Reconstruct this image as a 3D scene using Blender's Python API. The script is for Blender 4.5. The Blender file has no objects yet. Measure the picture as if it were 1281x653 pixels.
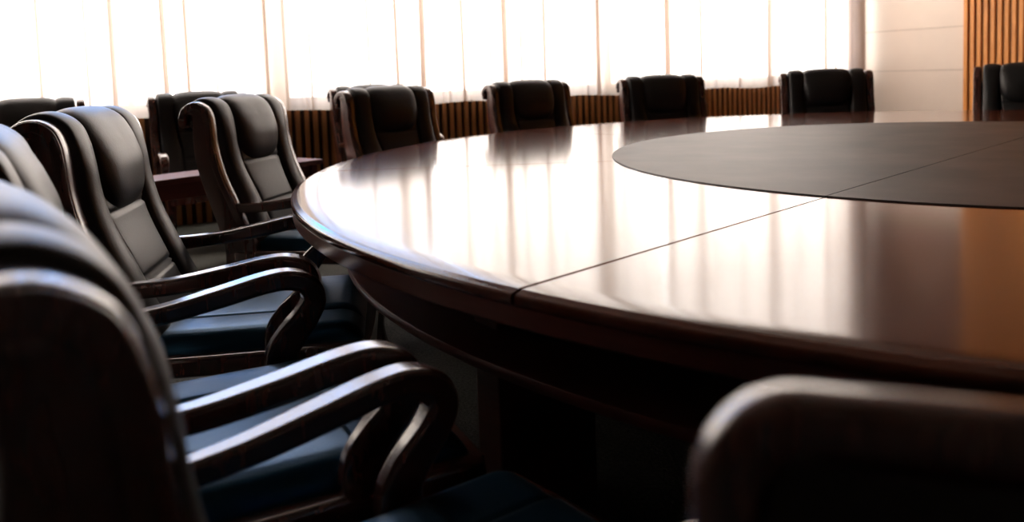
import bpy, bmesh, math, random
from mathutils import Vector, Matrix

random.seed(7)
S = bpy.context.scene
COL = S.collection
PI = math.pi
R_ = math.radians

# ------------------------------------------------------------------ helpers
def new_mat(name):
    m = bpy.data.materials.new(name)
    m.use_nodes = True
    nt = m.node_tree
    for n in list(nt.nodes):
        if n.type not in ('BSDF_PRINCIPLED', 'OUTPUT_MATERIAL'):
            nt.nodes.remove(n)
    p = [n for n in nt.nodes if n.type == 'BSDF_PRINCIPLED'][0]
    return m, nt, p

def N(nt, t, **kw):
    n = nt.nodes.new(t)
    for k, v in kw.items():
        setattr(n, k, v)
    return n

def ramp(nt, stops):
    r = N(nt, 'ShaderNodeValToRGB')
    el = r.color_ramp.elements
    while len(el) < len(stops):
        el.new(0.5)
    for e, (p, c) in zip(el, stops):
        e.position = p
        e.color = (*c, 1)
    return r

def wood(name, dark, light, rough=0.25, scale=(2, 14, 14), ior=1.5, bump=0.02, noise_scale=3.0):
    m, nt, p = new_mat(name)
    tc = N(nt, 'ShaderNodeTexCoord')
    mp = N(nt, 'ShaderNodeMapping')
    mp.inputs['Scale'].default_value = scale
    no = N(nt, 'ShaderNodeTexNoise')
    no.inputs['Scale'].default_value = noise_scale
    no.inputs['Detail'].default_value = 6
    no.inputs['Roughness'].default_value = 0.65
    no.inputs['Distortion'].default_value = 0.6
    rp = ramp(nt, [(0.3, dark), (0.7, light)])
    nt.links.new(tc.outputs['Object'], mp.inputs['Vector'])
    nt.links.new(mp.outputs['Vector'], no.inputs['Vector'])
    nt.links.new(no.outputs['Fac'], rp.inputs['Fac'])
    nt.links.new(rp.outputs['Color'], p.inputs['Base Color'])
    p.inputs['Roughness'].default_value = rough
    p.inputs['IOR'].default_value = ior
    if bump:
        b = N(nt, 'ShaderNodeBump')
        b.inputs['Strength'].default_value = bump
        b.inputs['Distance'].default_value = 0.01
        nt.links.new(no.outputs['Fac'], b.inputs['Height'])
        nt.links.new(b.outputs['Normal'], p.inputs['Normal'])
    return m

def leather(name, c1, c2, rough=0.42, scale=180, bump=0.12, big=6.0, ior=1.5):
    m, nt, p = new_mat(name)
    tc = N(nt, 'ShaderNodeTexCoord')
    vo = N(nt, 'ShaderNodeTexVoronoi')
    vo.inputs['Scale'].default_value = scale
    no = N(nt, 'ShaderNodeTexNoise')
    no.inputs['Scale'].default_value = big
    no.inputs['Detail'].default_value = 4
    rp = ramp(nt, [(0.35, c1), (0.7, c2)])
    b = N(nt, 'ShaderNodeBump')
    b.inputs['Strength'].default_value = bump
    b.inputs['Distance'].default_value = 0.002
    for n in (vo, no):
        nt.links.new(tc.outputs['Object'], n.inputs['Vector'])
    nt.links.new(no.outputs['Fac'], rp.inputs['Fac'])
    nt.links.new(rp.outputs['Color'], p.inputs['Base Color'])
    nt.links.new(vo.outputs['Distance'], b.inputs['Height'])
    nt.links.new(b.outputs['Normal'], p.inputs['Normal'])
    p.inputs['Roughness'].default_value = rough
    p.inputs['IOR'].default_value = ior
    return m

def plain(name, c, rough=0.6, metal=0.0, mottle=0.06, scale=4.0):
    m, nt, p = new_mat(name)
    tc = N(nt, 'ShaderNodeTexCoord')
    no = N(nt, 'ShaderNodeTexNoise')
    no.inputs['Scale'].default_value = scale
    no.inputs['Detail'].default_value = 4
    rp = ramp(nt, [(0.3, tuple(x * (1 - mottle) for x in c)), (0.7, tuple(min(1, x * (1 + mottle)) for x in c))])
    nt.links.new(tc.outputs['Object'], no.inputs['Vector'])
    nt.links.new(no.outputs['Fac'], rp.inputs['Fac'])
    nt.links.new(rp.outputs['Color'], p.inputs['Base Color'])
    p.inputs['Roughness'].default_value = rough
    p.inputs['Metallic'].default_value = metal
    return m

def link(name, bm, m, parent=None, smooth=True, loc=None, rot=None):
    me = bpy.data.meshes.new(name)
    bmesh.ops.recalc_face_normals(bm, faces=bm.faces[:])
    bm.to_mesh(me)
    bm.free()
    if smooth:
        me.polygons.foreach_set('use_smooth', [True] * len(me.polygons))
    me.materials.append(m)
    o = bpy.data.objects.new(name, me)
    COL.objects.link(o)
    if parent:
        o.parent = parent
    if loc is not None:
        o.location = loc
    if rot is not None:
        o.rotation_euler = rot
    return o

def sharp_auto(o, ang=40):
    me = o.data
    bm = bmesh.new(); bm.from_mesh(me)
    for e in bm.edges:
        if len(e.link_faces) == 2 and e.calc_face_angle(0) > R_(ang):
            e.smooth = False
    bm.to_mesh(me); bm.free()
    return o

def tag(o, label, cat, group=None, kind=None):
    o['label'] = label
    o['category'] = cat
    if group: o['group'] = group
    if kind: o['kind'] = kind
    return o

def struct(o, label=None):
    o['kind'] = 'structure'
    if label: o['label'] = label
    return o

def empty(name, loc=(0, 0, 0), rz=0):
    o = bpy.data.objects.new(name, None)
    o.empty_display_size = 0.1
    o.location = loc
    o.rotation_euler = (0, 0, rz)
    COL.objects.link(o)
    return o

def box(bm, x0, x1, y0, y1, z0, z1, mat=None, bev=0.0, seg=2):
    r = bmesh.ops.create_cube(bm, size=1.0)
    M = Matrix.Translation(((x0 + x1) / 2, (y0 + y1) / 2, (z0 + z1) / 2)) @ Matrix.Diagonal((x1 - x0, y1 - y0, z1 - z0, 1))
    if mat is not None:
        M = mat @ M
    vs = r['verts']
    bmesh.ops.transform(bm, matrix=M, verts=vs)
    if bev:
        es = list({e for v in vs for e in v.link_edges})
        bmesh.ops.bevel(bm, geom=es, offset=bev, segments=seg, affect='EDGES', profile=0.6)

def catmull(pts, n):
    """smooth curve through pts (tuples of any length), n samples per span"""
    P = [Vector(p) if len(p) in (2, 3, 4) else p for p in pts]
    P = [tuple(p) for p in pts]
    out = []
    k = len(P[0])
    for i in range(len(P) - 1):
        p0 = P[i - 1] if i > 0 else tuple(2 * P[0][j] - P[1][j] for j in range(k))
        p1, p2 = P[i], P[i + 1]
        p3 = P[i + 2] if i + 2 < len(P) else tuple(2 * P[-1][j] - P[-2][j] for j in range(k))
        for s in range(n):
            t = s / n
            out.append(tuple(0.5 * (2 * p1[j] + (p2[j] - p0[j]) * t + (2 * p0[j] - 5 * p1[j] + 4 * p2[j] - p3[j]) * t * t
                                    + (3 * p1[j] - p0[j] - 3 * p2[j] + p3[j]) * t ** 3) for j in range(k)))
    out.append(P[-1])
    return out

def section(w, t, r, flat):
    """outline of a bar: rounded rectangle (flat) or superellipse-like when r is large"""
    r = min(r, w / 2 * 0.98, t / 2 * 0.98)
    out = []
    for cx, cy, a0 in ((w / 2 - r, t / 2 - r, 0), (-w / 2 + r, t / 2 - r, 90), (-w / 2 + r, -t / 2 + r, 180), (w / 2 - r, -t / 2 + r, 270)):
        if flat:
            s0 = (cx + r, cy - 0.0015) if a0 == 0 else (cx + 0.0015, cy + r) if a0 == 90 else (cx - r, cy + 0.0015) if a0 == 180 else (cx - 0.0015, cy - r)
            out.append(s0)
        for k in range(4):
            an = R_(a0 + 30 * k)
            out.append((cx + r * math.cos(an), cy + r * math.sin(an)))
        if flat:
            s1 = (cx - 0.0015, cy + r) if a0 == 0 else (cx - r, cy - 0.0015) if a0 == 90 else (cx + 0.0015, cy - r) if a0 == 180 else (cx + r, cy + 0.0015)
            out.append(s1)
    return out

def sweep(bm, pts, r=0.011, flat=True, **kw):
    """pts: (x, y, z, width_lateral, thickness). Lateral axis stays horizontal (local y)."""
    rings = []
    n = len(pts)
    for i, p in enumerate(pts):
        a = Vector(pts[max(i - 1, 0)][:3]); b = Vector(pts[min(i + 1, n - 1)][:3])
        t = (b - a).normalized()
        lat = Vector((0, 1, 0))
        lat = (lat - t * lat.dot(t)).normalized()
        nor = t.cross(lat)
        rings.append([bm.verts.new(Vector(p[:3]) + lat * u + nor * v) for u, v in section(p[3], p[4], min(r, p[3] * 0.3, p[4] * 0.3), flat)])
    seg = len(rings[0])
    for r0, r1 in zip(rings, rings[1:]):
        for k in range(seg):
            bm.faces.new((r0[k], r0[(k + 1) % seg], r1[(k + 1) % seg], r1[k]))
    bm.faces.new(list(reversed(rings[0]))); bm.faces.new(rings[-1])

def grid_mesh(bm, nu, nv, fn):
    V = [[bm.verts.new(fn(i / nu, j / nv)) for j in range(nv + 1)] for i in range(nu + 1)]
    for i in range(nu):
        for j in range(nv):
            bm.faces.new((V[i][j], V[i + 1][j], V[i + 1][j + 1], V[i][j + 1]))
    return V

# ------------------------------------------------------------------ materials
M_table = wood('glossy_red_brown_table_wood', (0.075, 0.019, 0.010), (0.125, 0.033, 0.017), rough=0.13, scale=(1.2, 9, 9), ior=1.55, bump=0)
M_edge = wood('table_edge_wood', (0.085, 0.020, 0.014), (0.13, 0.034, 0.022), rough=0.28, scale=(2, 2, 20), bump=0.01)
M_chairwood = wood('dark_walnut_chair_wood', (0.082, 0.024, 0.016), (0.112, 0.034, 0.022), rough=0.24, scale=(12, 12, 2), bump=0.0, ior=1.75)
def coat(m, ior=1.7, rough=0.16):
    p = m.node_tree.nodes['Principled BSDF']
    p.inputs['Coat Weight'].default_value = 1.0; p.inputs['Coat IOR'].default_value = ior; p.inputs['Coat Roughness'].default_value = rough
coat(M_chairwood, 1.65, 0.17)
M_redwood = wood('reddish_side_table_wood', (0.11, 0.022, 0.018), (0.18, 0.040, 0.030), rough=0.5, scale=(2, 10, 10))
M_leather = leather('black_leather', (0.010, 0.010, 0.010), (0.016, 0.015, 0.015), rough=0.40)
M_seat = leather('seat_leather_painted_blue_light', (0.004, 0.019, 0.036), (0.006, 0.030, 0.056), rough=0.33)  # blue light on the seats is painted into base colour and specular tint
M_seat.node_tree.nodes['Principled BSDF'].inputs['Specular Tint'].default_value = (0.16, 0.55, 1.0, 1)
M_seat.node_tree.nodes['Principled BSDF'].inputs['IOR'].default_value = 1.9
M_mat = leather('brown_black_desk_leather', (0.010, 0.008, 0.007), (0.056, 0.044, 0.036), rough=0.50, scale=120, bump=0.05, big=3.2)
M_slat = wood('honey_oak_slats', (0.48, 0.17, 0.03), (0.74, 0.30, 0.065), rough=0.45, scale=(20, 20, 1.5), bump=0.01)
M_slatback = plain('dark_slat_backing', (0.03, 0.012, 0.006), 0.7)
M_rib = wood('brown_ribbed_panel_wood', (0.38, 0.18, 0.07), (0.58, 0.30, 0.12), rough=0.45, scale=(20, 20, 1.5), bump=0.01)
M_beige = plain('beige_wall_panel', (0.62, 0.52, 0.45), 0.55, mottle=0.02)
M_joint = plain('panel_joint_shadow_line', (0.30, 0.24, 0.20), 0.8)
M_wall = plain('dark_wood_wall', (0.035, 0.022, 0.016), 0.6)
M_white = plain('white_painted_wall', (0.55, 0.50, 0.46), 0.7, mottle=0.02)
M_ceil = plain('ceiling_paint', (0.16, 0.13, 0.11), 0.8, mottle=0.03)
M_frame = plain('white_window_frame', (0.7, 0.7, 0.7), 0.4, mottle=0.02)

def make_carpet():
    m, nt, p = new_mat('grey_green_carpet')
    tc = N(nt, 'ShaderNodeTexCoord')
    n1 = N(nt, 'ShaderNodeTexNoise'); n1.inputs['Scale'].default_value = 90; n1.inputs['Detail'].default_value = 5
    n2 = N(nt, 'ShaderNodeTexNoise'); n2.inputs['Scale'].default_value = 5; n2.inputs['Detail'].default_value = 3
    mx = N(nt, 'ShaderNodeMath', operation='MULTIPLY_ADD')
    mx.inputs[1].default_value = 0.4
    rp = ramp(nt, [(0.45, (0.010, 0.010, 0.008)), (0.85, (0.075, 0.074, 0.060))])
    b = N(nt, 'ShaderNodeBump'); b.inputs['Strength'].default_value = 0.6; b.inputs['Distance'].default_value = 0.01
    for n in (n1, n2): nt.links.new(tc.outputs['Object'], n.inputs['Vector'])
    nt.links.new(n2.outputs['Fac'], mx.inputs[0]); nt.links.new(n1.outputs['Fac'], mx.inputs[2])
    nt.links.new(mx.outputs[0], rp.inputs['Fac'])
    nt.links.new(rp.outputs['Color'], p.inputs['Base Color'])
    nt.links.new(n1.outputs['Fac'], b.inputs['Height']); nt.links.new(b.outputs['Normal'], p.inputs['Normal'])
    p.inputs['Roughness'].default_value = 0.95
    return m
M_carpet = make_carpet()

def make_sheer():
    m = bpy.data.materials.new('sheer_curtain_cloth'); m.use_nodes = True
    nt = m.node_tree; nt.nodes.clear()
    out = N(nt, 'ShaderNodeOutputMaterial')
    tr = N(nt, 'ShaderNodeBsdfTranslucent'); tr.inputs['Color'].default_value = (0.54, 0.45, 0.39, 1)
    df = N(nt, 'ShaderNodeBsdfDiffuse'); df.inputs['Color'].default_value = (0.50, 0.36, 0.29, 1)
    tp = N(nt, 'ShaderNodeBsdfTransparent'); tp.inputs['Color'].default_value = (1, 0.95, 0.92, 1)
    m1 = N(nt, 'ShaderNodeMixShader'); m1.inputs[0].default_value = 0.30
    m2 = N(nt, 'ShaderNodeMixShader'); m2.inputs[0].default_value = 0.28
    tc = N(nt, 'ShaderNodeTexCoord')
    no = N(nt, 'ShaderNodeTexNoise'); no.inputs['Scale'].default_value = 3.0
    mp = N(nt, 'ShaderNodeMapping'); mp.inputs['Scale'].default_value = (6, 6, 0.3)
    rg = N(nt, 'ShaderNodeMapRange'); rg.inputs['To Min'].default_value = 0.10; rg.inputs['To Max'].default_value = 0.30
    nt.links.new(tc.outputs['Object'], mp.inputs['Vector']); nt.links.new(mp.outputs['Vector'], no.inputs['Vector'])
    nt.links.new(no.outputs['Fac'], rg.inputs['Value']); nt.links.new(rg.outputs[0], m2.inputs[0])
    nt.links.new(tr.outputs[0], m1.inputs[1]); nt.links.new(df.outputs[0], m1.inputs[2])
    nt.links.new(m1.outputs[0], m2.inputs[1]); nt.links.new(tp.outputs[0], m2.inputs[2])
    nt.links.new(m2.outputs[0], out.inputs[0])
    return m
M_sheer = make_sheer()

def make_glass():
    m = bpy.data.materials.new('window_glass'); m.use_nodes = True
    nt = m.node_tree; nt.nodes.clear()
    out = N(nt, 'ShaderNodeOutputMaterial')
    tp = N(nt, 'ShaderNodeBsdfTransparent'); tp.inputs['Color'].default_value = (0.97, 0.98, 0.98, 1)
    gl = N(nt, 'ShaderNodeBsdfGlossy'); gl.inputs['Roughness'].default_value = 0.02
    mx = N(nt, 'ShaderNodeMixShader'); mx.inputs[0].default_value = 0.05
    nt.links.new(tp.outputs[0], mx.inputs[1]); nt.links.new(gl.outputs[0], mx.inputs[2]); nt.links.new(mx.outputs[0], out.inputs[0])
    return m
M_glass = make_glass()

# ------------------------------------------------------------------ room frame: u along the window wall, v towards it
AZ = math.atan2(0.485, 0.875)
eu = Vector((math.cos(AZ), math.sin(AZ), 0)); ev = Vector((-math.sin(AZ), math.cos(AZ), 0))
ROOM = Matrix.Rotation(AZ, 4, 'Z')
U0, U1, V0, V1, CEIL = -5.0, 9.27, -2.6, 7.22, 5.2
SILL, HEAD = 0.95, 4.90

def rbox(name, m, u0, u1, v0, v1, z0, z1, bev=0.0, parent=None):
    bm = bmesh.new()
    box(bm, u0, u1, v0, v1, z0, z1, ROOM, bev)
    return link(name, bm, m, parent, smooth=False)

T = 0.15
struct(rbox('floor', M_carpet, U0 - T, U1 + T, V0 - T, V1 + T, -0.12, 0.0), 'dark grey green carpet floor')
struct(rbox('ceiling', M_ceil, U0 - T, U1 + T, V0 - T, V1 + T, CEIL, CEIL + 0.12))
struct(rbox('wall_left', M_wall, U0 - T, U0, V0, V1, 0, CEIL))
struct(rbox('wall_back', M_wall, U0 - T, U1 + T, V0 - T, V0, 0, CEIL))
# right wall with recessed panel joints
bm = bmesh.new()
box(bm, U1, U1 + T, V0, V1, 0, CEIL, ROOM)
wr = struct(link('wall_right', bm, M_beige, smooth=False), 'beige panelled wall beside the curtains')
bm = bmesh.new()
for z in (1.005, 1.51, 2.015):
    box(bm, U1 - 0.0015, U1 + 0.002, 5.80, V1, z - 0.003, z + 0.003, ROOM)
link('panel_joint', bm, M_joint, wr, smooth=False)
M_added_cladding = wood('added_brown_cladding', (0.07, 0.028, 0.014), (0.12, 0.050, 0.024), rough=0.5, scale=(2, 2, 12))  # added out of view so the tabletop mirrors brown instead of beige
bm = bmesh.new(); box(bm, U1 - 0.02, U1, 5.80, V1, 2.24, CEIL, ROOM)
struct(link('trim_4', bm, M_added_cladding, smooth=False), 'unseen brown cladding added high on the right wall for the table reflection')
# window wall: pieces around the openings
WV0, WV1 = V1, V1 + 0.22
wb = bmesh.new()
box(wb, U0 - T, U1 + T, WV0, WV1, 0, SILL, ROOM)
box(wb, U0 - T, U1 + T, WV0, WV1, HEAD, CEIL, ROOM)
WIN = [(-4.75, -1.75), (-1.65, 1.65), (1.75, 5.15), (5.25, 9.12)]
ed = [U0 - T] + [x for w in WIN for x in w] + [U1 + T]
for a, b in zip(ed[0::2], ed[1::2]):
    box(wb, a, b, WV0, WV1, SILL, HEAD, ROOM)
struct(link('wall_front', wb, M_white, smooth=False), 'window wall behind the curtains')
for k, (a, b) in enumerate(WIN):
    fr = bmesh.new()
    v0, v1 = V1 + 0.08, V1 + 0.14
    box(fr, a, b, v0, v1, SILL, SILL + 0.05, ROOM); box(fr, a, b, v0, v1, HEAD - 0.05, HEAD, ROOM)
    n = 3
    for i in range(n + 1):
        c = a + 0.025 + (b - a - 0.05) * i / n
        box(fr, c - 0.025, c + 0.025, v0, v1, SILL + 0.05, HEAD - 0.05, ROOM)
    box(fr, a, b, v0, v1, 2.80, 2.86, ROOM)
    w = struct(link('window_%d' % (k + 1), fr, M_frame, smooth=False))
    g = bmesh.new(); box(g, a + 0.03, b - 0.03, V1 + 0.108, V1 + 0.112, SILL + 0.04, HEAD - 0.04, ROOM)
    link('pane', g, M_glass, w, smooth=False)
# sill board
struct(rbox('trim_1', M_rib, U0, U1, V1 - 0.05, V1, SILL - 0.03, SILL), 'brown wood window sill')
# ribbed panel below the sill
bm = bmesh.new()
box(bm, U0, U1, V1 - 0.015, V1, 0.0, SILL - 0.03, ROOM)
rp_ = struct(link('trim_2', bm, M_slatback, smooth=False), 'brown ribbed wood panelling under the windows')
bm = bmesh.new()
u = U0 + 0.04
while u < U1 - 0.05:
    box(bm, u, u + 0.040, V1 - 0.045, V1 - 0.015, 0.0, SILL - 0.03, ROOM)
    u += 0.078
link('ribs', bm, M_rib, rp_, smooth=False)
# slat panelling on the right wall
bm = bmesh.new()
box(bm, U1 - 0.012, U1, V0, 5.80, 0.0, CEIL, ROOM)
sb = struct(link('trim_3', bm, M_slatback, smooth=False), 'honey coloured vertical slat panelling on the right wall')
bm = bmesh.new()
v = 5.80
while v > V0 + 0.1:
    box(bm, U1 - 0.045, U1 - 0.012, v - 0.044, v, 0.0, CEIL, ROOM)
    v -= 0.078
link('slats', bm, M_slat, sb, smooth=False)

# ------------------------------------------------------------------ sheer curtains
def curtain(u0, u1, label, pleats, ztop=5.0, zbot=0.885, seed=1, gather=None, fixed=(), group='sheer curtains along the window wall'):
    """hanging cloth; every pleat folds back on itself so that three layers overlap"""
    rnd = random.Random(seed)
    L = u1 - u0
    pl = [(u, w_ * 1.25, 0.012, rnd.uniform(-0.012, 0.012), 4.2) for u, w_ in fixed]
    for _ in range(pleats):
        pl.append((u0 + (0.02 + 0.96 * rnd.random()) * L, rnd.choice((0.007, 0.010, 0.014, 0.022, 0.03)), 0.010, rnd.uniform(-0.05, 0.07), rnd.uniform(1.0, 2.2)))
    ph = [rnd.random() * 6.28 for _ in range(4)]
    nu = int(L / 0.005); nv = 9
    bm = bmesh.new()
    def f(a, b):
        t = u0 + a * L; z = ztop + (zbot - ztop) * b
        h = max(0, (2.2 - z) / 1.3)
        w = 0.014 * math.sin(t * 2 * PI / 0.31 + ph[0] + 0.7 * math.sin(t * 3 + ph[1])) + 0.010 * math.sin(t * 2 * PI / 0.57 + ph[2])
        uu = t
        for (pu, pw, pa, dr, kk) in pl:
            d = (t - pu - dr * h) / pw
            if abs(d) < 5:
                uu -= kk * d * math.exp(-d * d) * pw
                w -= pa * math.tanh(1.5 * d) * math.exp(-d * d / 6)
        if gather:
            g = max(0.0, (t - gather) / (u1 - gather)) if t > gather else 0
            if g > 0: w += 0.040 * math.sin(t * 2 * PI / 0.030) * min(1, 4 * g)
        zz = z + (0.012 * math.sin(t * 5 + ph[1]) if b == 1 else 0)
        return ROOM @ Vector((uu, 7.075 + max(-0.09, min(0.075, w)), zz))
    grid_mesh(bm, nu, nv, f)
    o = link('curtain', bm, M_sheer)
    return tag(o, label, 'curtain', group)

def u_of(px):
    r = (px - 640.5) / 1027.7 + 0.0
    t = 7.075 / (ev.x * r + ev.y)
    return (r * eu.x + eu.y) * t
def fx(*pp): return [(u_of(px), w_) for px, w_ in pp]
GU = 'unseen upper curtains added to shape the window light'  # upper tier added out of view; its gap sends blue sky light to the seats
B1, B2, B3 = u_of(219), u_of(541), u_of(829)
curtain(-4.9, B1 - 0.01, 'white sheer curtain behind the leftmost chairs, up to the strong vertical overlap', 12, ztop=2.06, seed=3, fixed=fx((57, .008), (115, .007), (148, .014), (212, .016)))
curtain(-4.9, 0.10, 'added unseen upper sheer curtain high above the leftmost chairs', 16, zbot=2.08, seed=4, group=GU)
curtain(0.14, 1.10, 'short unseen upper sheer curtain, added above a gap that lets in blue sky light', 5, zbot=2.44, seed=9, group=GU)
curtain(1.14, B2 - 0.01, 'added unseen upper sheer curtain left of the middle of the window wall', 5, zbot=2.08, seed=10, group=GU)
curtain(B1 + 0.01, B2 - 0.01, 'white sheer curtain panel behind the two chairs near the left end of the table', 6, ztop=2.06, seed=5, fixed=fx((240, .010), (338, .009), (362, .013), (392, .008), (465, .008), (500, .011), (533, .022)))
curtain(B2 + 0.01, B3 - 0.01, 'white sheer curtain panel with many brown folds above the middle of the table', 6, seed=8, fixed=fx((565, .006), (583, .013), (617, .009), (635, .022), (657, .010), (683, .018), (706, .008), (751, .018), (780, .007)))
curtain(B3 + 0.01, 9.12, 'rightmost white sheer curtain, gathered into a tan bunch beside the beige wall', 5, seed=12, gather=8.80, fixed=fx((838, .030), (878, .016), (925, .012), (966, .032), (1000, .014), (1036, .026), (1048, .016)))

# ------------------------------------------------------------------ conference table
TC = Vector((2.037, 3.484)); TR = 2.886; TZ = 0.76
def lathe(bm, prof, a0, a1, n, closed_profile=True, caps=True):
    rings = []
    for i in range(n + 1):
        a = a0 + (a1 - a0) * i / n
        c, s = math.cos(a), math.sin(a)
        rings.append([bm.verts.new((r * c, r * s, z)) for r, z in prof])
    m = len(prof)
    full = abs((a1 - a0) - 2 * PI) < 1e-6
    if full:
        for v in rings[-1]: bm.verts.remove(v)
        rings[-1] = rings[0]
    for r0, r1 in zip(rings, rings[1:]):
        for k in range(m if closed_profile else m - 1):
            bm.faces.new((r0[k], r0[(k + 1) % m], r1[(k + 1) % m], r1[k]))
    if caps and not full:
        bm.faces.new(rings[0]); bm.faces.new(list(reversed(rings[-1])))

SEAM = R_(224.85)
table = empty('conference_table', (TC.x, TC.y, 0))
tag(table, 'large round glossy red brown wooden conference table with dark inlaid centre', 'table')
rim = [(0.30, 0.734), (0.30, TZ), (1.2, TZ), (2.0, TZ), (2.5, TZ), (2.80, TZ), (TR - 0.021, TZ), (TR - 0.019, TZ - 0.0005), (TR - 0.014, TZ - 0.0035), (TR - 0.006, TZ - 0.0050),
       (TR - 0.0025, TZ - 0.0065), (TR - 0.0003, TZ - 0.010), (TR, TZ - 0.014), (TR, TZ - 0.022), (TR - 0.002, TZ - 0.026), (TR - 0.006, TZ - 0.0275)]
for k in range(8):
    bm = bmesh.new()
    g = 0.0036
    lathe(bm, rim, SEAM + k * PI / 4 + g / 2, SEAM + (k + 1) * PI / 4 - g / 2, 40)
    o = link('tabletop_segment', bm, M_table, table)
    sharp_auto(o, 35)
bm = bmesh.new()
ap = [(TR - 0.06, 0.735), (TR - 0.008, 0.735), (TR - 0.004, 0.731), (TR - 0.004, 0.694), (TR - 0.008, 0.690), (TR - 0.035, 0.690), (TR - 0.06, 0.700)]
lathe(bm, ap, 0, 2 * PI, 256)
sharp_auto(link('apron', bm, M_edge, table), 35)
bm = bmesh.new()
sh = [(2.30, 0.482), (2.700, 0.482), (2.708, 0.486), (2.710, 0.49), (2.710, 0.505), (2.707, 0.510), (2.70, 0.512), (2.30, 0.512)]
lathe(bm, sh, 0, 2 * PI, 192)
sharp_auto(link('lower_shelf', bm, M_edge, table), 35)
for k in range(6):
    bm = bmesh.new()
    Mz = Matrix.Rotation(R_(214.0) + k * PI / 3, 4, 'Z')
    box(bm, 2.25, 2.56, -0.055, 0.055, 0.0, 0.74, Mz, 0.006)
    link('leg', bm, M_edge, table, smooth=False)
bm = bmesh.new()
lathe(bm, [(0.95, 0.02), (1.0, 0.02), (1.0, 0.735), (0.95, 0.735)], 0, 2 * PI, 96)
link('inner_drum', bm, M_edge, table, smooth=False)
for k in range(2):
    bm = bmesh.new()
    a0 = SEAM + k * PI
    mr = 1.60
    pts = []
    g = 0.0022
    n = 120
    lo = []; hi = []
    for i in range(n + 1):
        a = a0 + PI * i / n
        off = Vector((-math.sin(a0), math.cos(a0))) * g
        for ls, r, z in ((lo, mr, 0.7602), (hi, mr - 0.0012, 0.7640)):
            ls.append(bm.verts.new((r * math.cos(a) + off.x, r * math.sin(a) + off.y, z)))
    bm.faces.new(hi)
    for i in range(n + 1):
        j = (i + 1) % (n + 1)
        bm.faces.new((lo[i], lo[j], hi[j], hi[i]))
    link('centre_mat', bm, M_mat, table, smooth=False)['label'] = 'dark brown leather half of the round centre mat'

# ------------------------------------------------------------------ executive armchair (x forward, y left)
FRONT = [(-0.150, 0.43), (-0.192, 0.52), (-0.240, 0.63), (-0.290, 0.75), (-0.317, 0.86), (-0.326, 0.95), (-0.333, 1.00), (-0.352, 1.045), (-0.392, 1.070), (-0.435, 1.067), (-0.474, 1.040), (-0.490, 0.998)]
def make_frame(side):
    bm = bmesh.new()
    fr = catmull(FRONT, 5)
    back = catmull([(-0.490, 0.998), (-0.486, 0.968), (-0.470, 0.956), (-0.458, 0.972), (-0.455, 1.000), (-0.440, 1.022), (-0.424, 1.014), (-0.420, 0.985), (-0.424, 0.90), (-0.412, 0.78), (-0.370, 0.64), (-0.322, 0.50), (-0.300, 0.40), (-0.315, 0.22), (-0.372, 0.0)], 4)
    foot = catmull([(-0.328, 0.0), (-0.268, 0.20), (-0.225, 0.32), (-0.150, 0.37)], 4)
    poly = fr + back[1:] + foot
    t = 0.048
    y0 = side * 0.312; y1 = side * (0.312 + t)
    A = [bm.verts.new((x, y0, z)) for x, z in poly]
    B = [bm.verts.new((x, y1, z)) for x, z in poly]
    fa = bm.faces.new(A); fb = bm.faces.new(list(reversed(B)))
    n = len(poly)
    for i in range(n):
        j = (i + 1) % n
        bm.faces.new((A[j], A[i], B[i], B[j]))
    bmesh.ops.recalc_face_normals(bm, faces=bm.faces[:])
    es = [e for e in bm.edges if (e.verts[0] in A and e.verts[1] in A) or (e.verts[0] in B and e.verts[1] in B)]
    bmesh.ops.bevel(bm, geom=es, offset=0.007, segments=2, affect='EDGES', profile=0.6)
    return bm

def make_inlay(side):
    """raised moulding line on the outer face following the outline of the scroll"""
    bm = bmesh.new()
    pts = []
    fr = catmull(FRONT, 5)
    for i, (x, z) in enumerate(fr[6:]):
        a_ = fr[max(0, i + 5)]; b_ = fr[min(len(fr) - 1, i + 7)]
        tx, tz = b_[0] - a_[0], b_[1] - a_[1]; l_ = math.hypot(tx, tz)
        pts.append((x - tz / l_ * 0.019, z + tx / l_ * 0.019))
    y = side * (0.312 + 0.048)
    sweep(bm, [(x, y, z, 0.014, 0.030) for x, z in pts], seg=12, power=4)
    return bm

_path = catmull(FRONT + [(-0.470, 0.965), (-0.445, 0.940)], 10)
_len = [0.0]
for a, b in zip(_path, _path[1:]):
    _len.append(_len[-1] + math.hypot(b[0] - a[0], b[1] - a[1]))
def path_at(s):
    s = max(0, min(_len[-1] - 1e-6, s))
    lo = 0
    for i in range(len(_len) - 1):
        if _len[i] <= s <= _len[i + 1]:
            lo = i; break
    f = (s - _len[lo]) / max(1e-9, _len[lo + 1] - _len[lo])
    a, b = _path[lo], _path[lo + 1]
    i0 = max(lo - 2, 0); i1 = min(lo + 3, len(_path) - 1)
    tx, tz = _path[i1][0] - _path[i0][0], _path[i1][1] - _path[i0][1]
    L = math.hypot(tx, tz)
    return a[0] + (b[0] - a[0]) * f, a[1] + (b[1] - a[1]) * f, tz / L, -tx / L   # point and outward (forward/up) normal
SL = _len[-1]
HW = 0.306
def smooth01(x):
    x = max(0.0, min(1.0, x)); return x * x * (3 - 2 * x)
def dome(x, p=0.5):            # 0 at +-1, 1 at 0
    return max(0.0, 1 - x * x) ** p
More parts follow.
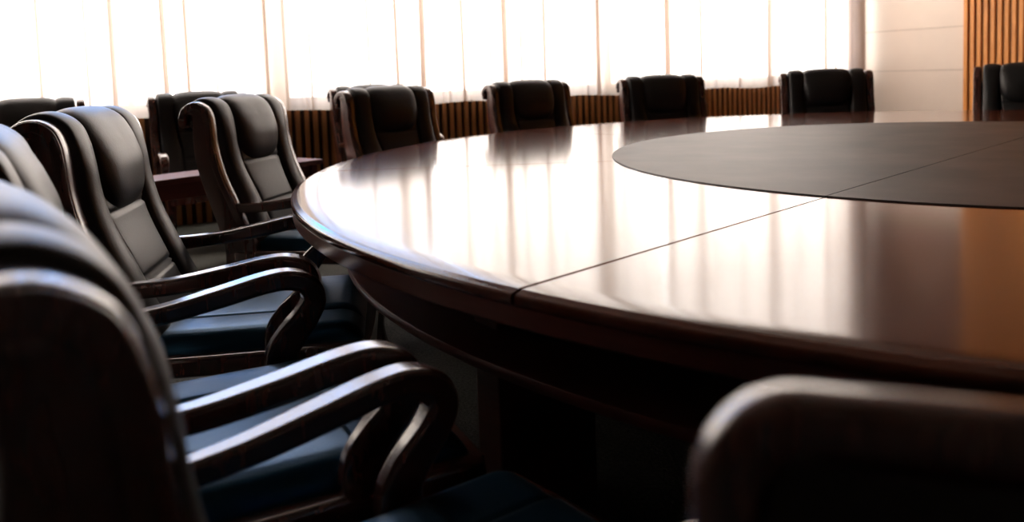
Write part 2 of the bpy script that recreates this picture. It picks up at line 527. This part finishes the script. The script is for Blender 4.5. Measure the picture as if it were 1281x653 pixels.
def back_disp(s, y):
    ay = abs(y)
    k = smooth01((s - 0.50) / 0.14)
    yb = 0.158 + 0.022 * smooth01((s - 0.2) / 0.25)
    if ay > yb:
        q = (ay - yb) / (HW - yb) * 2 - 1
        d = (0.040 - 0.012 * k) * dome(q, 0.42 - 0.20 * k)
    else:
        d = 0.026 * dome(ay / yb, 0.16)
        for s0, w in ((0.160, 0.004), (0.176, 0.004), (0.385, 0.006)):
            d -= 0.010 * math.exp(-((s - s0) / w) ** 2)
    d -= 0.010 * (1 - 0.75 * k) * math.exp(-((ay - yb) / 0.006) ** 2)
    if s < 0.03: d *= dome((0.03 - s) / 0.03, 0.5)
    if s > SL - 0.08: d *= dome((s - SL + 0.08) / 0.08, 0.5)
    return d - 0.010 - 0.012 * smooth01((ay - HW + 0.012) / 0.012)
def make_back():
    bm = bmesh.new()
    def f(a, b):
        s = a * SL; y = (b * 2 - 1) * HW
        x, z, nx, nz = path_at(s); d = back_disp(s, y)
        return Vector((x + nx * d, y, z + nz * d))
    grid_mesh(bm, 110, 130, f)
    return bm
def make_headrest():
    bm = bmesh.new()
    sc, hs, hy = 0.585, 0.205, 0.194
    nr, na = 16, 72
    def P(r, an):
        c, s_ = math.cos(an), math.sin(an)
        k = 1 / max(abs(c) ** 3.2 + abs(s_) ** 4.2, 1e-6) ** (1 / 4.2)
        y = hy * r * k * c; s = sc + hs * r * k * s_
        x, z, nx, nz = path_at(s)
        d = 0.010 + (0.050 - 0.034 * smooth01((s - 0.50) / 0.16)) * (max(0, 1 - r ** 3.2)) ** 0.5 - 0.014 * r ** 8
        return Vector((x + nx * d, y, z + nz * d))
    c0 = bm.verts.new(P(0, 0))
    rings = [[bm.verts.new(P((i / nr) ** 0.8, 2 * PI * k / na)) for k in range(na)] for i in range(1, nr + 1)]
    for k in range(na): bm.faces.new((c0, rings[0][k], rings[0][(k + 1) % na]))
    for r0, r1 in zip(rings, rings[1:]):
        for k in range(na): bm.faces.new((r0[k], r1[k], r1[(k + 1) % na], r0[(k + 1) % na]))
    return bm
def make_backpanel():
    bm = bmesh.new()
    pts = catmull([(-0.450, 0.955), (-0.420, 0.90), (-0.402, 0.78), (-0.360, 0.64), (-0.312, 0.50), (-0.280, 0.40)], 4)
    def f(a, b):
        i = min(len(pts) - 1, int(round(a * (len(pts) - 1))))
        x, z = pts[i]; y = (b * 2 - 1) * 0.313
        return Vector((x - 0.010 * dome(b * 2 - 1, 0.3), y, z))
    grid_mesh(bm, len(pts) - 1, 16, f)
    return bm
def make_seat():
    bm = bmesh.new()
    x0, x1, hw = -0.225, 0.420, 0.318
    zb, h = 0.375, 0.084
    def pad(px, py):            # signed distance to the rounded front pad (inside negative)
        cx0, cx1, cy, r = 0.195, 0.80, 0.150, 0.055
        qx = abs(px - (cx0 + cx1) / 2) - ((cx1 - cx0) / 2 - r); qy = abs(py) - (cy - r)
        return math.hypot(max(qx, 0), max(qy, 0)) + min(max(qx, qy), 0) - r
    nx, ny = 124, 120
    def f(a, b):
        x = x0 + (x1 - x0) * a; y = hw * (2 * b - 1)
        e1 = min(1.0, min(hw - abs(y), x - x0 + 0.03) / 0.050)
        e2 = min(1.0, (x1 - x) / 0.085)
        z = zb + h * math.sqrt(max(0, 1 - (1 - e1) ** 2.4)) * math.sqrt(max(0, 1 - (1 - e2) ** 2.2))
        d = pad(x, y)
        if d < 0:
            z += 0.010 * smooth01(-d / 0.03) * smooth01((x1 - x) / 0.06)
        elif x < 0.2:
            z -= 0.008 * math.exp(-((abs(y) - 0.143) / 0.0055) ** 2) * smooth01((0.2 - x) / 0.02)
            q = abs(y) / 0.143 if abs(y) < 0.143 else (abs(y) - 0.143) / 0.13 * 2 - 1
            z += 0.005 * dome(min(1, abs(q)), 0.5)
        z -= 0.008 * math.exp(-(d / 0.006) ** 2) * smooth01((x1 - x) / 0.05)
        return Vector((x, y, z))
    V = grid_mesh(bm, nx, ny, f)
    rim_ = [V[i][0] for i in range(nx + 1)] + [V[nx][j] for j in range(1, ny + 1)] + [V[i][ny] for i in range(nx - 1, -1, -1)] + [V[0][j] for j in range(ny - 1, 0, -1)]
    low = [bm.verts.new((v.co.x, v.co.y, 0.365)) for v in rim_]
    n = len(rim_)
    for i in range(n):
        j = (i + 1) % n
        bm.faces.new((rim_[i], rim_[j], low[j], low[i]))
    bm.faces.new(low)
    return bm
def make_arm(side):
    bm = bmesh.new()
    k = [(-0.280, 0.334, 0.600, 0.042, 0.046), (-0.20, 0.338, 0.600, 0.048, 0.044), (-0.08, 0.342, 0.608, 0.054, 0.044), (0.05, 0.345, 0.628, 0.062, 0.047), (0.15, 0.345, 0.646, 0.063, 0.048),
         (0.215, 0.344, 0.648, 0.062, 0.051), (0.262, 0.342, 0.628, 0.058, 0.054), (0.275, 0.341, 0.588, 0.054, 0.058), (0.252, 0.340, 0.546, 0.050, 0.064), (0.218, 0.340, 0.508, 0.046, 0.072),
         (0.190, 0.340, 0.466, 0.044, 0.080), (0.186, 0.340, 0.430, 0.044, 0.086), (0.193, 0.340, 0.405, 0.044, 0.090)]
    pts = [(x, side * y, z, w, t) for x, y, z, w, t in k]
    sweep(bm, catmull(pts, 5), seg=24, power=4.0)
    return bm
def make_rail(side):
    bm = bmesh.new()
    pts = catmull([(-0.27, 0.338, 0.385, 0.044, 0.060), (-0.1, 0.340, 0.382, 0.046, 0.056), (0.1, 0.340, 0.382, 0.046, 0.056), (0.37, 0.338, 0.382, 0.046, 0.060), (0.415, 0.330, 0.382, 0.044, 0.062)], 4)
    sweep(bm, [(x, side * y, z, w, t) for x, y, z, w, t in pts], seg=20, power=6)
    return bm
def make_frontrail():
    bm = bmesh.new()
    rings = []
    for i in range(25):
        y = -0.335 + 0.67 * i / 24
        x = 0.430 + 0.014 * math.cos(y / 0.335 * PI / 2)
        zlo = 0.340 - 0.016 * (1 - math.cos(y / 0.335 * PI)) * 0.5
        rings.append([bm.verts.new(p) for p in ((x - 0.03, y, zlo), (x, y, zlo), (x + 0.004, y, 0.375), (x, y, 0.408), (x - 0.03, y, 0.408))])
    for a, b in zip(rings, rings[1:]):
        for k in range(5): bm.faces.new((a[k], a[(k + 1) % 5], b[(k + 1) % 5], b[k]))
    bm.faces.new(rings[0]); bm.faces.new(list(reversed(rings[-1])))
    return bm
def make_leg(side):
    bm = bmesh.new()
    k = [(0.385, 0.326, 0.385, 0.062, 0.062), (0.402, 0.329, 0.30, 0.060, 0.064), (0.402, 0.330, 0.20, 0.048, 0.050), (0.392, 0.329, 0.10, 0.038, 0.040), (0.398, 0.330, 0.04, 0.038, 0.040), (0.405, 0.331, 0.0, 0.046, 0.048)]
    sweep(bm, catmull([(x, side * y, z, w, t) for x, y, z, w, t in k], 4), seg=14, power=3)
    return bm

def make_chair():
    root = empty('conference_armchair')
    for s in (1, -1):
        fo = sharp_auto(link('side_frame', make_frame(s), M_chairwood, root), 45)
        link('moulding', make_inlay(s), M_chairwood, fo)
        link('armrest', make_arm(s), M_chairwood, root)
        link('seat_rail', make_rail(s), M_chairwood, root)
        link('leg', make_leg(s), M_chairwood, root)
    sharp_auto(link('front_rail', make_frontrail(), M_chairwood, root), 50)
    link('seat_cushion', make_seat(), M_seat, root)['label'] = 'dark leather seat cushion with blue light painted into its colour, stitched seams'
    link('back_cushion', make_back(), M_leather, root)
    link('headrest', make_headrest(), M_leather, root)
    link('back_panel', make_backpanel(), M_leather, root)
    return root

def copy_tree(o, parent=None):
    c = o.copy(); COL.objects.link(c)
    if parent: c.parent = parent
    for ch in list(o.children): copy_tree(ch, c)
    return c

proto = make_chair()
used = False
def chair(x, y, rz, label, group):
    global used
    o = proto if not used else copy_tree(proto)
    used = True
    o.location = (x, y, 0); o.rotation_euler = (0, 0, rz); o.scale = (1, 1, 1)
    return tag(o, label, 'chair', group)

G1 = 'leather armchairs around the round table'
def at_angle(deg, r, label, twist=0):
    a = R_(deg)
    p = TC + Vector((math.cos(a), math.sin(a))) * r
    return chair(p.x, p.y, a + PI + R_(twist), label, G1)

near = chair(-0.172, 0.99, 0.637, 'black leather armchair closest to the camera, its dark wooden side filling the lower left corner', G1)
near.scale = (1, 0.96, 0.97)
chair(-0.613, 1.652, 0.48, 'black leather armchair second from the camera, its back cut off by the left picture edge', G1)
chair(-0.897, 2.543, 0.149, 'black leather armchair with its full padded back and headrest in view at left', G1)
chair(-0.92, 3.88, -0.20, 'black leather armchair facing the left end of the table, wooden scroll on its left shoulder', G1)
at_angle(145.3, 3.15, 'black leather armchair at the table edge with another chair top showing just behind it', -10)
at_angle(123.75, 3.03, 'black leather armchair with its back against the curtains, left of the three across the table')
at_angle(103.3, 3.03, 'black leather armchair across the table, middle one of three in front of the curtain')
at_angle(80.0, 3.05, 'black leather armchair across the table just left of the beige wall')
at_angle(55.6, 3.10, 'black leather armchair in front of the honey coloured slat wall at the right edge')
G2 = 'leather armchairs along the window wall'
def wall_chair(px, label, v=6.42):
    d = px
    t = v / (ev.x * d + ev.y)
    p = Vector((d * t, t))
    return chair(p.x, p.y, AZ - PI / 2, label, G2)
wall_chair(-0.590, 'black leather armchair by the curtain at the far left edge of the picture')
wall_chair(-0.370, 'black leather armchair by the curtain behind the low long table at left')
wall_chair(-0.150, 'black leather armchair by the curtain, only its top showing behind another chair')

# ------------------------------------------------------------------ low long table in front of the wall chairs
st = empty('side_table', (-1.78, 5.10, 0), R_(52))
tag(st, 'long low red brown wooden table in front of the chairs by the curtain', 'table')
bm = bmesh.new(); box(bm, -0.75, 0.75, -0.0, 0.30, 0.565, 0.60, None, 0.005); link('tabletop', bm, M_redwood, st, smooth=False)
bm = bmesh.new(); box(bm, -0.70, 0.70, 0.03, 0.05, 0.47, 0.566, None, 0.003); link('apron', bm, M_redwood, st, smooth=False)
bm = bmesh.new(); box(bm, -0.68, 0.68, 0.06, 0.26, 0.16, 0.18, None, 0.003); link('lower_shelf', bm, M_redwood, st, smooth=False)
for x in (-0.71, 0.66):
    for y in (0.02, 0.23):
        bm = bmesh.new(); box(bm, x, x + 0.05, y, y + 0.05, 0, 0.566, None, 0.004); link('leg', bm, M_redwood, st, smooth=False)

# ------------------------------------------------------------------ low backed chair at the lower right, beside the camera
lc = empty('low_back_chair', (0.232, 0.070, 0), R_(-110))
tag(lc, 'low backed dark wooden chair blurred in the lower right corner', 'chair')
def rounded_outline(hw, z0, z1, r, n=8):
    pts = []
    for i in range(n + 1):
        a = PI / 2 * i / n
        pts.append((hw - r + r * math.cos(a), z1 - r + r * math.sin(a)))
    pts = [(hw * 0.9, z0)] + pts
    return pts + [(-y, z) for y, z in reversed(pts)]
bm = bmesh.new()
out = rounded_outline(0.235, 0.46, 0.964, 0.036)
pts = [( -0.235 - 0.05 * (z - 0.46) / 0.47, y, z) for y, z in out]
# frame tube with depth, following the outline
rings = []
for i, p in enumerate(pts):
    a = Vector(pts[max(0, i - 1)]); b = Vector(pts[min(len(pts) - 1, i + 1)])
    t = (b - a).normalized(); dx = Vector((1, 0, 0)); dx = (dx - t * dx.dot(t)).normalized(); nn = t.cross(dx)
    rings.append([bm.verts.new(Vector(p) + dx * (0.019 * math.copysign(abs(math.cos(k * PI / 8)) ** .7, math.cos(k * PI / 8))) + nn * (0.021 * math.copysign(abs(math.sin(k * PI / 8)) ** .7, math.sin(k * PI / 8)))) for k in range(16)])
for r0, r1 in zip(rings, rings[1:]):
    for k in range(16): bm.faces.new((r0[k], r0[(k + 1) % 16], r1[(k + 1) % 16], r1[k]))
bm.faces.new(rings[0]); bm.faces.new(list(reversed(rings[-1])))
link('back_frame', bm, M_chairwood, lc)
bm = bmesh.new()
def pf(a, b):
    z = 0.50 + 0.455 * a; y = (b * 2 - 1) * (0.222 if z < 0.92 else 0.205)
    return Vector((-0.238 - 0.05 * (z - 0.46) / 0.47 + 0.010 * dome(b * 2 - 1, 0.5), y, z))
grid_mesh(bm, 10, 12, pf)
def pf2(a, b):
    v = pf(a, b); v.x += 0.020 + 0.012 * dome(2 * a - 1, .5); return v
grid_mesh(bm, 10, 12, pf2)
link('back_panel', bm, M_leather, lc)
bm = bmesh.new()
def sf(a, b):
    x = -0.23 + 0.45 * a; y = (2 * b - 1) * 0.235
    e = min(1, min(x + 0.23, 0.22 - x, 0.235 - abs(y)) / 0.04)
    return Vector((x, y, 0.40 + 0.05 * math.sqrt(max(0, 1 - (1 - e) ** 2))))
grid_mesh(bm, 24, 24, sf)
link('seat_cushion', bm, M_leather, lc)
bm = bmesh.new(); box(bm, -0.24, 0.23, -0.24, 0.24, 0.345, 0.402, None, 0.006); link('seat_frame', bm, M_chairwood, lc, smooth=False)
for sx, sy in ((-0.215, 0.205), (-0.215, -0.205), (0.195, 0.21), (0.195, -0.21)):
    bm = bmesh.new()
    sweep(bm, [(sx, sy, 0.47 if sx < 0 else 0.36, 0.04, 0.04), (sx, sy, 0.3, 0.04, 0.04), (sx - (0.03 if sx < 0 else -0.005), sy, 0.0, 0.03, 0.03)], seg=12, power=4)
    link('leg', bm, M_chairwood, lc)

# ------------------------------------------------------------------ unseen ceiling lights added to brighten the right wall
M_lamp = plain('added_lamp_trim', (0.6, 0.6, 0.6), 0.4)
for k, v in enumerate((6.3, 4.6, 2.9)):
    p = ROOM @ Vector((U1 - 1.1, v, CEIL))
    bm = bmesh.new()
    lathe(bm, [(0.055, -0.004), (0.075, -0.006), (0.080, 0.0), (0.055, 0.0)], 0, 2 * PI, 32)
    dl = link('added_downlight', bm, M_lamp, None, loc=p)
    tag(dl, ('added unseen ceiling light nearest the window, above the beige wall', 'added unseen ceiling light above the slat wall, middle of three', 'added unseen ceiling light above the slat wall, farthest from the window')[k], 'ceiling light', 'unseen lights added to brighten the right wall')
    ld = bpy.data.lights.new('added_wall_wash', 'SPOT'); lo = bpy.data.objects.new('added_wall_wash', ld); COL.objects.link(lo)
    ld.energy = (1200, 1000, 500)[k]; ld.color = (1.0, 0.88, 0.76); ld.spot_size = R_(32); ld.spot_blend = 0.9; ld.shadow_soft_size = 0.05
    lo.location = p - Vector((0, 0, 0.01))
    tgt = ROOM @ Vector((U1, v, 1.25))
    lo.rotation_euler = (tgt - lo.location).to_track_quat('-Z', 'Y').to_euler()

# ------------------------------------------------------------------ sky
w = bpy.data.worlds.new('World'); S.world = w; w.use_nodes = True
nt = w.node_tree; nt.nodes.clear()
out = N(nt, 'ShaderNodeOutputWorld'); bg = N(nt, 'ShaderNodeBackground')
tc = N(nt, 'ShaderNodeTexCoord')
dp = N(nt, 'ShaderNodeVectorMath', operation='DOT_PRODUCT')
dp.inputs[1].default_value = Vector((-0.30, 0.89, 0.36)).normalized()
nt.links.new(tc.outputs['Generated'], dp.inputs[0])
# bright overcast sky with a blue opening in the clouds
rp = ramp(nt, [(0.0, (1.0, 0.96, 0.92)), (1.0, (0.12, 0.42, 1.0))])
mr = N(nt, 'ShaderNodeMapRange'); mr.inputs['From Min'].default_value = 0.962; mr.inputs['From Max'].default_value = 0.984
nt.links.new(dp.outputs['Value'], mr.inputs['Value'])
nt.links.new(mr.outputs[0], rp.inputs['Fac'])
nt.links.new(rp.outputs['Color'], bg.inputs['Color'])
bg.inputs['Strength'].default_value = 11.0
nt.links.new(bg.outputs[0], out.inputs[0])

# ------------------------------------------------------------------ camera
cd = bpy.data.cameras.new('camera'); cam = bpy.data.objects.new('camera', cd); COL.objects.link(cam)
cam.location = (0, 0, 1.15)
cam.rotation_euler = (Matrix.Rotation(PI / 2 - 0.0764, 3, 'X') @ Matrix.Rotation(-0.0352, 3, 'Z')).to_euler()
cd.sensor_width = 36.0; cd.sensor_fit = 'HORIZONTAL'
cd.lens = 1027.7 / 1281 * 36
cd.shift_y = -(326.5 - 170.0) / 1281
cd.clip_start = 0.02; cd.clip_end = 100
cd.dof.use_dof = True; cd.dof.focus_distance = 2.6; cd.dof.aperture_fstop = 2.6
S.camera = cam

S.view_settings.view_transform = 'Standard'
S.view_settings.look = 'None'
S.view_settings.gamma = 1.0
S.view_settings.exposure = 0.0
S.view_settings.use_curve_mapping = False
S.cycles.use_denoising = True
S.cycles.max_bounces = 10
S.cycles.transparent_max_bounces = 16
S.cycles.sample_clamp_indirect = 8
S.cycles.caustics_reflective = False
S.cycles.caustics_refractive = False
